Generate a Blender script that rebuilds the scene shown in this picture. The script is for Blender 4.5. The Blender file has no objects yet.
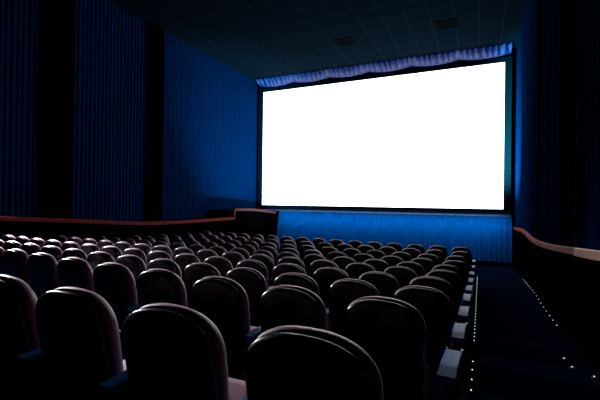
import bpy, bmesh, math, random
from mathutils import Vector, Matrix
random.seed(4)
sc = bpy.context.scene
COL = sc.collection
Z0 = 2.5                      # eye height above the floor at the screen; x across the hall, y towards the screen

# ------------------------------------------------------------------ materials
def new_mat(name):
    m = bpy.data.materials.new(name); m.use_nodes = True
    nt = m.node_tree
    return m, nt, nt.nodes['Principled BSDF']

def mat(name, col, rough=.6, spec=.5, sheen=0, sheen_tint=(1, 1, 1), sheen_rough=.4, var=.25, scale=30, bump=.0, metal=0, coat=0):
    m, nt, b = new_mat(name)
    N, L = nt.nodes, nt.links
    tc = N.new('ShaderNodeTexCoord'); nz = N.new('ShaderNodeTexNoise'); cr = N.new('ShaderNodeValToRGB')
    nz.inputs['Scale'].default_value = scale; nz.inputs['Detail'].default_value = 4
    lo = [c * (1 - var) for c in col]; hi = [c * (1 + var) for c in col]
    cr.color_ramp.elements[0].position = .3; cr.color_ramp.elements[1].position = .7
    cr.color_ramp.elements[0].color = (*lo, 1); cr.color_ramp.elements[1].color = (*hi, 1)
    L.new(tc.outputs['Object'], nz.inputs['Vector']); L.new(nz.outputs['Fac'], cr.inputs['Fac'])
    L.new(cr.outputs['Color'], b.inputs['Base Color'])
    b.inputs['Roughness'].default_value = rough
    b.inputs['Specular IOR Level'].default_value = spec
    b.inputs['Metallic'].default_value = metal
    b.inputs['Coat Weight'].default_value = coat
    b.inputs['Sheen Weight'].default_value = sheen
    b.inputs['Sheen Tint'].default_value = (*sheen_tint, 1)
    b.inputs['Sheen Roughness'].default_value = sheen_rough
    if bump:
        bp = N.new('ShaderNodeBump'); bp.inputs['Strength'].default_value = bump; bp.inputs['Distance'].default_value = .01
        L.new(nz.outputs['Fac'], bp.inputs['Height']); L.new(bp.outputs['Normal'], b.inputs['Normal'])
    return m

def emit(name, col, strength, sample=True):
    m, nt, b = new_mat(name)
    b.inputs['Base Color'].default_value = (.02, .02, .02, 1)
    b.inputs['Emission Color'].default_value = (*col, 1)
    b.inputs['Emission Strength'].default_value = strength
    if not sample: m.cycles.emission_sampling = 'NONE'
    return m

M_shell = mat('seat_shell_plastic', (.0022, .0018, .004), rough=.28, spec=.36, var=.15, scale=60, bump=.05)
M_fabric = mat('plum_seat_fabric', (.16, .045, .11), rough=.5, spec=.5, sheen=.6, sheen_tint=(1, .72, .9), var=.35, scale=180, bump=.25)
M_arm = mat('armrest_blue_plastic', (.030, .115, .32), rough=.45, spec=.02, var=.1, scale=25)
M_metal = mat('black_steel', (.012, .012, .015), rough=.45, spec=.4, var=.2)
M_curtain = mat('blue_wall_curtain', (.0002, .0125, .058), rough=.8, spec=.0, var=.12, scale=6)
M_val = mat('valance_satin', (.005, .036, .22), rough=.42, spec=.3, sheen=.0, sheen_tint=(.6, .65, 1), var=.2, scale=8)
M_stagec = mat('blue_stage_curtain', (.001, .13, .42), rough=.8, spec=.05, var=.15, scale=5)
M_frame = mat('screen_masking', (.008, .018, .034), rough=.7, spec=.25, var=.1)
M_black = mat('black_wall_paint', (.0006, .0006, .0012), rough=.9, spec=.0, var=.3, scale=3)
M_lowwall = mat('dark_low_wall_paint', (.0010, .0007, .0012), rough=.9, spec=.0, var=.3, scale=4)
M_ledge = mat('lavender_ledge_paint', (.10, .12, .30), rough=.5, spec=.3, var=.1)
M_carpet = mat('navy_aisle_carpet', (.0014, .0040, .014), rough=.95, spec=.0, var=.5, scale=40, bump=.3)
M_vent = mat('vent_metal', (.0030, .0060, .0085), rough=.7, spec=.0, var=.2)
M_screen = emit('lit_screen', (.95, .98, 1.0), 5.0)
M_led = emit('led_bead', (.75, .85, 1.0), 1.1, False)

def wood(name, c1, c2, rough=.4):
    m, nt, b = new_mat(name); N, L = nt.nodes, nt.links
    tc = N.new('ShaderNodeTexCoord'); mp = N.new('ShaderNodeMapping'); nz = N.new('ShaderNodeTexNoise'); cr = N.new('ShaderNodeValToRGB')
    mp.inputs['Scale'].default_value = (30, 1.2, 30)
    nz.inputs['Scale'].default_value = 2; nz.inputs['Detail'].default_value = 6
    cr.color_ramp.elements[0].color = (*c1, 1); cr.color_ramp.elements[1].color = (*c2, 1)
    L.new(tc.outputs['Object'], mp.inputs['Vector']); L.new(mp.outputs['Vector'], nz.inputs['Vector'])
    L.new(nz.outputs['Fac'], cr.inputs['Fac']); L.new(cr.outputs['Color'], b.inputs['Base Color'])
    b.inputs['Roughness'].default_value = rough; b.inputs['Specular IOR Level'].default_value = .03
    return m
M_mahog = wood('mahogany_rail', (.13, .016, .013), (.21, .027, .021), .7)
M_rail_lit = wood('lit_rail_tone', (.26, .14, .085), (.40, .23, .14), .5)  # lighter copy of the rail wood, with lamplight put into the colour

def ceiling_mat():
    m, nt, b = new_mat('ceiling_tiles'); N, L = nt.nodes, nt.links
    tc = N.new('ShaderNodeTexCoord'); mp = N.new('ShaderNodeMapping'); br = N.new('ShaderNodeTexBrick')
    mp.inputs['Location'].default_value = (.85, -13.88, 0)
    br.offset = 0; br.squash = 1
    br.inputs['Scale'].default_value = 1
    br.inputs['Brick Width'].default_value = .75; br.inputs['Row Height'].default_value = .85
    br.inputs['Mortar Size'].default_value = .018; br.inputs['Mortar Smooth'].default_value = .2
    br.inputs['Color1'].default_value = (.0021, .0066, .0125, 1); br.inputs['Color2'].default_value = (.0024, .0072, .0136, 1)
    br.inputs['Mortar'].default_value = (.0062, .0135, .0215, 1)
    L.new(tc.outputs['Object'], mp.inputs['Vector']); L.new(mp.outputs['Vector'], br.inputs['Vector'])
    L.new(br.outputs['Color'], b.inputs['Base Color'])
    b.inputs['Roughness'].default_value = .9; b.inputs['Specular IOR Level'].default_value = 0
    return m
M_ceil = ceiling_mat()

# ------------------------------------------------------------------ mesh helpers
def link(name, me, m, parent=None, kind=None, smooth=False):
    if isinstance(me, bmesh.types.BMesh):
        bm = me
        bmesh.ops.recalc_face_normals(bm, faces=bm.faces)
        me = bpy.data.meshes.new(name); bm.to_mesh(me); bm.free()
    if smooth:
        for p in me.polygons: p.use_smooth = True
    o = bpy.data.objects.new(name, me); COL.objects.link(o)
    if m and not me.materials: me.materials.append(m)
    if parent: o.parent = parent
    if kind: o['kind'] = kind
    return o

def tag(o, label, cat, group=None):
    o['label'] = label; o['category'] = cat
    if group: o['group'] = group
    return o

def empty(name, loc, label, cat, group=None, rz=0):
    o = bpy.data.objects.new(name, None); COL.objects.link(o)
    o.empty_display_size = .1; o.location = loc; o.rotation_euler = (0, 0, rz)
    return tag(o, label, cat, group)

def box(bm, x0, x1, y0, y1, z0, z1, bev=0, seg=2):
    r = bmesh.ops.create_cube(bm, size=1)
    vs = r['verts']
    for v in vs:
        v.co = Vector(((x0 + x1) / 2 + v.co.x * (x1 - x0), (y0 + y1) / 2 + v.co.y * (y1 - y0), (z0 + z1) / 2 + v.co.z * (z1 - z0)))
    if bev:
        es = list({e for v in vs for e in v.link_edges})
        bmesh.ops.bevel(bm, geom=es, offset=bev, segments=seg, profile=.5, affect='EDGES')
    return bm

def mkbox(name, m, dims, parent=None, kind=None, bev=0):
    bm = bmesh.new(); box(bm, *dims, bev=bev)
    return link(name, bm, m, parent, kind)

def loft(rings, closed_ends=True):
    bm = bmesh.new()
    R = [[bm.verts.new(p) for p in r] for r in rings]
    n = len(R[0])
    for a, b in zip(R[:-1], R[1:]):
        for i in range(n):
            bm.faces.new((a[i], a[(i + 1) % n], b[(i + 1) % n], b[i]))
    if closed_ends:
        bm.faces.new(R[0]); bm.faces.new(list(reversed(R[-1])))
    return bm

# ------------------------------------------------------------------ the hall's plan
P0, PITCH = 1.0588, 1.0306
DROP = [.405, .535, .666, .771, .858, .943, 1.009, 1.055, 1.080, 1.090]   # seat-back tops below the eye, nearest row first
BACK_H = .98
CURV, CURV_X = .0048, .57
ROWCURV = [.0048, .013, .0068] + [.0048] * 7          # the rows curve gently round the screen
def interp(x, xs, ys):
    if x <= xs[0]: return ys[0]
    for i in range(len(xs) - 1):
        if x <= xs[i + 1]:
            t = (x - xs[i]) / (xs[i + 1] - xs[i]); return ys[i] + t * (ys[i + 1] - ys[i])
    return ys[-1]
FD = [-4.2] + [P0 + PITCH * i for i in range(10)] + [17.5]
FH = [-.25] + DROP + [1.52]
def floor_z(x, y): return Z0 - BACK_H - interp(y - CURV * (x - CURV_X) ** 2, FD, FH)

XL, XR = -10.72, 1.32             # hall side walls (curtain planes)
LOWL, LOWR = -9.4, 1.2            # faces of the low walls
YF, YB, ZC = 17.56, -4.0, Z0 + 6.25

# floor
bm = bmesh.new(); nx, ny = 28, 88
g = [[None] * (ny + 1) for _ in range(nx + 1)]
for i in range(nx + 1):
    for j in range(ny + 1):
        x = XL - .1 + (XR - XL + .2) * i / nx; y = YB + (YF - YB) * j / ny
        g[i][j] = bm.verts.new((x, y, floor_z(x, y)))
for i in range(nx):
    for j in range(ny): bm.faces.new((g[i][j], g[i + 1][j], g[i + 1][j + 1], g[i][j + 1]))
r = bmesh.ops.extrude_face_region(bm, geom=list(bm.faces))
for v in [e for e in r['geom'] if isinstance(e, bmesh.types.BMVert)]: v.co.z = -.3
link('floor', bm, M_carpet, kind='structure')
mkbox('ceiling', M_ceil, (XL - .3, XR + .3, YB, YF + .2, ZC, ZC + .2), kind='structure')
mkbox('wall_left', M_black, (XL - .3, XL - .1, YB, YF, -.3, ZC), kind='structure')
mkbox('wall_right', M_black, (XR + .1, XR + .3, YB, YF, -.3, ZC), kind='structure')
mkbox('wall_front', M_black, (XL - .3, XR + .3, YF, YF + .2, -.3, ZC), kind='structure')
mkbox('wall_back', M_black, (XL - .3, XR + .3, YB - .2, YB, -.3, ZC), kind='structure')

# low side walls: tops follow the slope of the floor
CAPL = [(-4, .25), (2, -.15), (5.16, -.44), (6.46, -.53), (8.0, -.66), (8.93, -.715), (10.77, -.735), (13.5, -.72)]
CAPL2 = [(13.5, -.35), (15, -.375), (17.1, -.55)]
CAPR = [(-4, .25), (2, -.15), (5.2, -.50), (6.3, -.585), (7.8, -.70), (9.3, -.79), (10.3, -.83), (11.2, -.845), (11.9, -.83), (12.6, -.80), (13.3, -.78), (14, -.79), (17.1, -.90)]
def low_wall(name, x0, x1, prof):
    bm = bmesh.new(); rings = []
    for y, z in prof:
        zz = z + Z0 - .05
        rings.append([(x0, y, -.2), (x1, y, -.2), (x1, y, zz), (x0, y, zz)])
    return link(name, loft(rings), M_lowwall, kind='structure')
low_wall('wall_part_1', XL - .1, LOWL, CAPL + [(13.51, -.35)] + CAPL2[1:])
low_wall('wall_part_2', LOWR, XR + .1, CAPR)
def rail(name, prof, x0, x1, m, th, label, step=None):
    rings = []
    for y, z in prof:
        zz = z + Z0
        rings.append([(x0, y, zz - th), (x1, y, zz - th), (x1, y, zz - .015), (x1 - .012, y, zz), (x0 + .012, y, zz), (x0, y, zz - .015)])
    bm = loft(rings)
    if step:
        y, z0, z1 = step
        box(bm, x0, x1, y - .07, y + .03, z0 + Z0 - .03, z1 + Z0 - th + .01)
    return tag(link(name, bm, m), label, 'rail', 'wooden rails along the low side walls')
rail('wall_rail', CAPL, LOWL - .10, LOWL + .04, M_mahog, .10, 'long reddish wooden rail capping the low wall under the left side curtains')
rail('wall_rail', CAPL2, LOWL - .10, LOWL + .04, M_mahog, .10, 'short raised reddish rail with upright end, left front corner by the screen', (13.5, -.72, -.35))
rail('wall_rail', [p for p in CAPR if p[0] >= 6.3], LOWR - .04, LOWR + .10, M_mahog, .10, 'dark red wooden rail with an S-shaped dip along the right low wall')
rail('wall_rail', [p for p in CAPR if p[0] <= 6.3], LOWR - .05, LOWR + .10, M_rail_lit, .11, 'wooden rail with lamplight in its paler colour, on the right low wall, at the right picture edge')

# dark pillars between the curtain bays
PILL = [(10.0, 10.62), (6.42, 7.2)]
PILR = [(10.1, 11.0), (6.55, 8.0)]
n = 3
for y0, y1 in PILL:
    mkbox('wall_part_%d' % n, M_black, (XL - .1, XL + .14, y0, y1, Z0 - .75, ZC), kind='structure'); n += 1
for y0, y1 in PILR:
    mkbox('wall_part_%d' % n, M_black, (XR - .09, XR + .1, y0, y1, Z0 - .85, ZC), kind='structure'); n += 1

# pleated side curtains
def pleat(u, period, depth, sharp=1.0, jit=None):
    ph = 2 * math.pi * u / period
    s = math.cos(ph + .4 * math.sin(ph * .37))
    return depth * (s * .5 + .5 + .08 * math.cos(ph * 2.03 + 1) + .12 * math.sin(ph * .291))
def side_curtain(x, sgn, y0, y1, zb, period, depth, label):
    bm = bmesh.new(); ns = int((y1 - y0) / period * 10) + 1; zs = [0, .33, .66, 1]
    cols = []
    for i in range(ns + 1):
        y = y0 + (y1 - y0) * i / ns
        b = zb(y) + Z0
        cols.append([bm.verts.new((x + sgn * pleat(y, period, depth) * (1 - .15 * t), y, b + (ZC - .004 - b) * t)) for t in zs])
    for a, b in zip(cols[:-1], cols[1:]):
        for k in range(3): bm.faces.new((a[k], b[k], b[k + 1], a[k + 1]))
    r = bmesh.ops.extrude_face_region(bm, geom=list(bm.faces))
    for v in [e for e in r['geom'] if isinstance(e, bmesh.types.BMVert)]: v.co.x = x - sgn * .03
    o = link('side_curtain', bm, M_curtain)
    return tag(o, label, 'curtain', 'pleated blue side curtains')
zl = lambda y: interp(y, [p[0] for p in CAPL] + [13.51] + [p[0] for p in CAPL2[1:]], [p[1] for p in CAPL] + [-.35] + [p[1] for p in CAPL2[1:]]) - .06
zr = lambda y: interp(y, [p[0] for p in CAPR], [p[1] for p in CAPR]) - .06
side_curtain(XL, 1, 10.64, 17.36, zl, .135, .03, 'brightly lit blue pleated curtain on left wall, next to the screen')
side_curtain(XL, 1, 7.22, 9.98, zl, .135, .03, 'dim blue pleated curtain on left wall, between two black pillars')
side_curtain(XL, 1, 1.5, 6.40, zl, .135, .03, 'nearly black pleated curtain at far left edge of the picture')
side_curtain(XR - .02, -1, 11.02, 17.36, zr, .30, .09, 'blue curtain on right wall with a bright strip beside the screen')
side_curtain(XR - .02, -1, 8.02, 10.08, zr, .24, .09, 'dim blue curtain on right wall between two black pillars')
side_curtain(XR - .02, -1, 1.0, 6.53, zr, .26, .09, 'dark blue folded curtain at right picture edge above the tan rail')

# ------------------------------------------------------------------ the screen, its masking, valance and the curtain under it
SL, SR, SB, ST, YS = -10.40, .83, Z0 - .22, Z0 + 5.69, 17.46
t = empty('cinema_screen', ((SL + SR) / 2, YS, SB), 'huge glowing blank white cinema screen in black masking frame', 'screen')
def on(parent, o):
    o.parent = parent; o.matrix_parent_inverse = Matrix.Translation(-parent.location); return o
on(t, mkbox('screen_surface', M_screen, (SL - .02, SR + .02, YS, YS + .04, SB - .02, ST + .02)))
FW = .26
on(t, mkbox('frame', M_frame, (SL - FW, SL, YS - .06, YS + .05, SB - .2, ST + .2), bev=.01))
on(t, mkbox('frame', M_frame, (SR, SR + FW, YS - .06, YS + .05, SB - .2, ST + .2), bev=.01))
on(t, mkbox('frame', M_frame, (SL, SR, YS - .06, YS + .05, SB - .2, SB), bev=.01))
on(t, mkbox('frame', M_frame, (SL, SR, YS - .06, YS + .05, ST, ST + .2), bev=.01))
prof = [(YS + .08, SB - .205), (YS - .05, SB - .205), (YS - .17, SB - .285), (YS - .17, SB - .305), (YS + .08, SB - .305)]
link('wall_part_7', loft([[(x, y, z) for y, z in prof] for x in (SL - FW, SR + FW)]), M_ledge, kind='structure')

# gathered valance over the screen: six swags
v = empty('valance', ((SL + SR) / 2, YS - .2, ZC - .01), 'gathered blue swag valance hanging above the screen', 'valance')
vl, vr, ns = SL - .12, SR + .22, 6
for k in range(ns):
    x0 = vl + (vr - vl) * k / ns; x1 = vl + (vr - vl) * (k + 1) / ns
    bm = bmesh.new(); cols = []; nn = 130; rows = 8
    for i in range(nn + 1):
        u = i / nn; x = x0 + (x1 - x0) * u
        sag = .10 * (1 - (2 * u - 1) ** 2)
        prof = []
        for j in range(rows + 1):
            w = j / rows
            fold = .12 * (1 - .75 * max(0, w - .6) / .4) * (.5 + .5 * math.cos(u * 2 * math.pi * 8 + .8 * math.sin(u * 14 + k * 2) + (1 - w) * .5))
            belly = .03 * math.sin(w * math.pi * .85)
            prof.append(bm.verts.new((x, YS - .12 - fold - belly - .38 * (1 - w), ZC - .006 - (.26 + sag) * w)))
        cols.append(prof)
    for a, b in zip(cols[:-1], cols[1:]):
        for j in range(rows): bm.faces.new((a[j], b[j], b[j + 1], a[j + 1]))
    r = bmesh.ops.extrude_face_region(bm, geom=list(bm.faces))
    for q in [e for e in r['geom'] if isinstance(e, bmesh.types.BMVert)]: q.co.y += .012
    on(v, link('swag', bm, M_val, smooth=True))

# pleated curtain under the screen, leaning slightly out at its foot, and the plinth under it
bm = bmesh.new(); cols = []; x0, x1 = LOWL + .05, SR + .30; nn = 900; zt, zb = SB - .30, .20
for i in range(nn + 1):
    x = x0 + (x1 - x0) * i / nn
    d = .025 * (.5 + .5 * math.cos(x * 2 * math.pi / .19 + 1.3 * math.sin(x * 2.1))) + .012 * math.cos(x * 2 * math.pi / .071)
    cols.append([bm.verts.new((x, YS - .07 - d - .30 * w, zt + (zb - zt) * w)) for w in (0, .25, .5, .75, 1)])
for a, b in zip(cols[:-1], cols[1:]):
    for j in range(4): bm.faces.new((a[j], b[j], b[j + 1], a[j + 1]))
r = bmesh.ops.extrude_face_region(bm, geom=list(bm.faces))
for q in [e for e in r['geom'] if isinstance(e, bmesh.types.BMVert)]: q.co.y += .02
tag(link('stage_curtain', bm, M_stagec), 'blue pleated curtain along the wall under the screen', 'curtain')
mkbox('wall_part_8', M_black, (LOWL, LOWR, YS - .50, YS + .1, -.06, .20), kind='structure')

# added blue strip light without a fixture, to brighten the curtain below the ledge
la = bpy.data.lights.new('added_strip_light', 'AREA'); la.shape = 'RECTANGLE'; la.size = 10.3; la.size_y = .06; la.energy = 60; la.color = (.03, .75, 1)
lo = bpy.data.objects.new('added_strip_light', la); COL.objects.link(lo)
lo.location = ((LOWL + SR) / 2 + .1, YS - .62, SB - .36)
lo.rotation_euler = (math.radians(28), 0, 0)

# added blue floods, hidden behind the front row, to brighten the side curtains
def flood(loc, aim, en, ang, label):
    e = empty('added_floodlight', (loc[0], loc[1], floor_z(loc[0], loc[1])), label, 'floodlight', 'added blue floodlights hidden behind the front row')
    d = (Vector(aim) - Vector((loc[0], loc[1], e.location.z + .14))).normalized()
    mkbox('base', M_metal, (-.12, .12, -.12, .12, -.01, .02), e, bev=.005)
    bm = bmesh.new()
    R = [[(rr * math.cos(q), rr * math.sin(q), z) for q in [2 * math.pi * i / 20 for i in range(20)]] for rr, z in ((.05, -.10), (.09, -.05), (.09, .06), (.08, .06), (.08, .0))]
    o = link('lamp_head', loft(R), M_metal, e, smooth=True); o.location.z = .14; o.rotation_euler = d.to_track_quat('Z', 'Y').to_euler()
    la = bpy.data.lights.new('added_flood_beam', 'SPOT'); la.energy = en; la.color = (.05, .85, 1); la.spot_size = math.radians(ang); la.spot_blend = 1; la.shadow_soft_size = .08
    lo = bpy.data.objects.new('added_flood_beam', la); COL.objects.link(lo); lo.location = e.location + Vector((0, 0, .14)) + d * .08
    lo.rotation_euler = (-d).to_track_quat('Z', 'Y').to_euler()
flood((-4.5, 14.9), (XL, 15.6, Z0 + 3.3), 5600, 68, 'added black floodlight hidden behind the front row, aimed at the left wall')
flood((-2.4, 15.0), (XR, 16.7, Z0 + 2.6), 15000, 42, 'added black floodlight hidden behind the front row, aimed at the right wall')

# frosted lamp on the left wall, just behind the picture's left edge
e = empty('wall_sconce', (XL + .08, 4.9, Z0 + 1.5), 'frosted box sconce on the left wall above the rail', 'wall lamp')
mkbox('back_plate', M_metal, (-.02, .02, -.22, .22, -.32, .32), e, bev=.008)
mkbox('shade', emit('frosted_shade', (1, .95, 1), 1.0, False), (.02, .10, -.16, .16, -.25, .25), e, bev=.02)
la = bpy.data.lights.new('sconce_lamp', 'AREA'); la.shape = 'RECTANGLE'; la.size = .5; la.size_y = .3; la.energy = 340; la.color = (1, .93, 1); la.spread = math.radians(74)
lo = bpy.data.objects.new('sconce_lamp', la); COL.objects.link(lo); lo.location = (XL + .20, 4.9, Z0 + 1.5)
lo.rotation_euler = Vector((-.78, .36, .50)).to_track_quat('Z', 'Y').to_euler()

# ceiling vents
def vent(x, y, label):
    e = empty('ceiling_vent', (x, y, ZC), label, 'vent', 'square vents in the tiled ceiling')
    bm = bmesh.new(); h = .35
    for d in ((-h, h, -h, -h + .05), (-h, h, h - .05, h), (-h, -h + .05, -h + .05, h - .05), (h - .05, h, -h + .05, h - .05)):
        box(bm, *d, -.03, 0)
    link('frame', bm, M_vent, e)
    for i in range(6):
        bm = bmesh.new(); yy = -.25 + .1 * i
        box(bm, -.30, .30, yy - .03, yy + .03, -.022, -.010)
        link('slat', bm, M_vent, e)
vent(-1.16, 14.30, 'square dark ceiling vent above the right end of the screen')
vent(-4.85, 14.30, 'square dark ceiling vent above the middle of the screen')

# ------------------------------------------------------------------ cinema seats
def outline(hw, zb, zt, n=2.4, ch=.165, m=20):
    """round-topped seat back, counter-clockwise in (x, z)"""
    pts = []
    zc = zt - ch
    for i in range(m + 1):
        a = math.pi * i / m
        c, s = math.cos(a), math.sin(a)
        pts.append((hw * math.copysign(abs(c) ** (2 / n), c), zc + ch * abs(s) ** (2 / n)))
    for x, z in ((-.985, .66), (-.95, .33), (-.90, .06)): pts.append((hw * x, zb + (zc - zb) * z))
    for i in range(1, 5): pts.append((hw * .90 * math.cos(math.pi + math.pi * i / 5) , zb))
    for x, z in ((.90, .06), (.95, .33), (.985, .66)): pts.append((hw * x, zb + (zc - zb) * z))
    return pts
LEAN = .17
def back_loft(hw, zb, zt, secs):
    o = outline(hw, zb, zt); zc = (zb + zt) / 2; hh = (zt - zb) / 2
    rings = []
    for y, ins in secs:
        rings.append([(x * (hw - ins) / hw, y + LEAN * (BACK_H - (zc + (z - zc) * (hh - ins) / hh)), zc + (z - zc) * (hh - ins) / hh) for x, z in o])
    return loft(rings)

def make_seat():
    e = empty('cinema_chair', (0, 0, 0), 'x', 'chair')
    link('back_shell', back_loft(.224, .34, .975, [(-.030, .19), (-.030, .10), (-.027, .05), (-.020, .018), (-.010, .004), (.004, 0), (.018, .002), (.026, .012)]), M_shell, e, smooth=True)
    link('back_cushion', back_loft(.227, .42, .980, [(.028, .020), (.034, .004), (.048, -.002), (.070, 0), (.092, .012), (.108, .035), (.116, .075), (.118, .15)]), M_fabric, e, smooth=True)
    # seat cushion: rounded slab, tipped a little back
    o = [(.215 * math.copysign(abs(math.cos(a)) ** .55, math.cos(a)), .36 + .225 * math.copysign(abs(math.sin(a)) ** .55, math.sin(a))) for a in [2 * math.pi * i / 28 for i in range(28)]]
    rings = []
    for z, ins in ((.36, .03), (.37, .006), (.40, 0), (.435, .006), (.455, .03), (.462, .09)):
        k = (.225 - ins) / .225
        rings.append([(x * k, .36 + (y - .36) * k, z + .12 * (y - .36)) for x, y in o])
    link('seat_cushion', loft(rings), M_fabric, e, smooth=True)
    bm = bmesh.new(); box(bm, -.04, .04, .20, .34, -.03, .36, bev=.01); box(bm, -.10, .10, .16, .42, -.03, .02, bev=.008)
    link('pedestal', bm, M_metal, e)
    arm(e, -.275)
    return e
ARM_ME = {}
def arm(e, x, wide=1):
    if not ARM_ME:
        o = []
        pr = [(-.02, .640), (.10, .648), (.25, .642), (.40, .630), (.43, .615), (.43, .600), (.40, .592), (.20, .596), (-.02, .600)]
        rings = [[(xx, y if not ins else y + (.2 - y) * .04, z if not ins else z + (.62 - z) * .35) for y, z in pr] for xx, ins in ((-.038, 1), (-.031, 0), (.031, 0), (.038, 1))]
        a = link('armrest', loft(rings), M_arm, e)
        bm = bmesh.new()
        box(bm, -.018, .018, .03, .34, -.03, .604, bev=.008)
        s = link('side_panel', bm, M_metal, e)
        # cup holder: open ring at the front end
        R = []
        for rr, z in ((.034, .540), (.038, .540), (.042, .612), (.039, .618), (.035, .612), (.031, .552)):
            R.append([(rr * math.cos(q), .470 + rr * math.sin(q), z) for q in [2 * math.pi * i / 20 for i in range(20)]])
        c = link('cup_holder', loft(R), M_shell, a, smooth=True)
        ARM_ME.update(a=a.data, s=s.data, c=c.data)
    else:
        a = link('armrest', ARM_ME['a'], None, e); s = link('side_panel', ARM_ME['s'], None, e)
        c = link('cup_holder', ARM_ME['c'], None, a)
    a.location.x = x; s.location.x = x; a.scale.x = wide

def dup(root):
    r = root.copy(); COL.objects.link(r)
    for ch in root.children:
        c = ch.copy(); COL.objects.link(c); c.parent = r
        for gc in ch.children:
            d = gc.copy(); COL.objects.link(d); d.parent = c
    return r

OFF = [-.488, -.49, -.4217, -.4655, -.42, -.4575, -.40, -.42, -.38, -.4266]     # right-hand seat of each row, nearest row first
SEATW = [.584, .588, .562, .556] + [.552] * 6
NSEAT = [5, 9, 13, 16, 16, 16, 16, 16, 16, 16]
ORD = ['nearest', 'second nearest', 'third nearest', 'fourth nearest', 'fifth nearest', 'fifth', 'fourth', 'third', 'second', 'front']
NTH = ['', 'second', 'third', 'fourth', 'fifth', 'sixth', 'seventh', 'eighth', 'ninth', 'tenth', 'eleventh', 'twelfth', 'thirteenth', 'fourteenth', 'fifteenth', 'sixteenth']
ROWN = ['in the nearest row', 'in the second row from the viewer', 'in the third row from the viewer', 'in the fourth row from the viewer', 'in the fifth row from the viewer',
        'in the fifth row from the screen', 'in the fourth row from the screen', 'in the third row from the screen', 'in the second row from the screen', 'in the front row by the screen']
proto = make_seat()
first = True; ends = []
for k in range(10):
    for i in range(NSEAT[k]):
        x = OFF[k] - SEATW[k] * i
        cv = ROWCURV[k]; y = P0 + PITCH * k + cv * (x - CURV_X) ** 2
        s = proto if first else dup(proto); first = False
        s.location = (x, y, floor_z(x, y)); s.rotation_euler = (0, 0, math.atan(2 * cv * (x - CURV_X)))
        where = 'at the right aisle' if i == 0 else NTH[i] + ' from the right aisle'
        s['label'] = 'plum cinema chair ' + where + ' ' + ROWN[k]
        s['category'] = 'chair'; s['group'] = 'cinema seats in curved rows facing the screen'
        if i == 0: ends.append((s, -.145 - OFF[k]))
for s, ex in ends: arm(s, ex, 1.3)

# ------------------------------------------------------------------ aisle lights
def led_strip(x, ys, label, x_wall=None):
    e = empty('aisle_light_strip', (x, ys[0], floor_z(x, ys[0])), label, 'light strip')
    rings = []
    y = ys[0] - .15
    while y <= ys[-1] + .15:
        z = floor_z(x, y) - e.location.z; yy = y - e.location.y
        rings.append([(-.022, yy, z - .02), (.022, yy, z - .02), (.022, yy, z + .014), (-.022, yy, z + .014)])
        y += .1
    link('channel', loft(rings), M_lowwall, e)
    bmm = bmesh.new(); bmesh.ops.create_uvsphere(bmm, u_segments=10, v_segments=6, radius=.007)
    me = None
    for y in ys:
        if me is None:
            o = link('bulb', bmm, M_led, e); me = o.data
        else: o = link('bulb', me, None, e)
        o.location = (0, y - e.location.y, floor_z(x, y) + .018 - e.location.z)
yl = [2.6 + .31 * i for i in range(8)] + [5.75 + .23 * i for i in range(31)]
led_strip(-.06, yl, 'dotted strip of tiny white lights along the seat side of the aisle')
yr = [7.5 + .36 * i for i in range(16)]
led_strip(LOWR - .05, yr, 'dotted strip of tiny white lights along the right low wall')
def floor_lamp_spot(x, y, label):
    e = empty('aisle_marker_light', (x, y, floor_z(x, y)), label, 'aisle light', 'single marker lights on the aisle floor')
    bm = bmesh.new(); bmesh.ops.create_cone(bm, cap_ends=True, segments=16, radius1=.035, radius2=.028, depth=.03)
    link('housing', bm, M_metal, e)
    bm = bmesh.new(); bmesh.ops.create_uvsphere(bm, u_segments=10, v_segments=6, radius=.007)
    o = link('bulb', bm, M_led, e); o.location.z = .018
floor_lamp_spot(.93, 5.55, 'single tiny aisle light, farthest of three near the right edge')
floor_lamp_spot(.95, 5.22, 'single tiny aisle light, middle of three near the right edge')
floor_lamp_spot(1.10, 4.98, 'single tiny aisle light, nearest the right picture edge')

# ------------------------------------------------------------------ world, camera, view
w = bpy.data.worlds.new('World'); sc.world = w; w.use_nodes = True
w.node_tree.nodes['Background'].inputs['Color'].default_value = (.001, .002, .006, 1)
w.node_tree.nodes['Background'].inputs['Strength'].default_value = .1

yaw, pitch, roll, f = .4393, .0027, .0126, 384.15
r0 = Vector((math.cos(yaw), math.sin(yaw), 0)); fw = Vector((-math.sin(yaw), math.cos(yaw), 0)); up = Vector((0, 0, 1))
F = fw * math.cos(pitch) + up * math.sin(pitch); U = -fw * math.sin(pitch) + up * math.cos(pitch)
R = r0 * math.cos(roll) + U * math.sin(roll); U2 = -r0 * math.sin(roll) + U * math.cos(roll)
cam = bpy.data.objects.new('camera', bpy.data.cameras.new('camera')); COL.objects.link(cam)
mw = Matrix((R, U2, -F)).transposed().to_4x4(); mw.translation = Vector((0, 0, Z0)); cam.matrix_world = mw
cam.data.sensor_width = 36; cam.data.lens = 36 * f / 600; cam.data.clip_start = .05; cam.data.clip_end = 100
sc.camera = cam
vs = sc.view_settings
sc.display_settings.display_device = 'sRGB'
vs.view_transform = 'Standard'; vs.look = 'None'; vs.gamma = 1; vs.use_curve_mapping = False; vs.exposure = 0
try:
    sc.cycles.use_denoising = True; sc.cycles.max_bounces = 8; sc.cycles.diffuse_bounces = 5
except Exception: pass
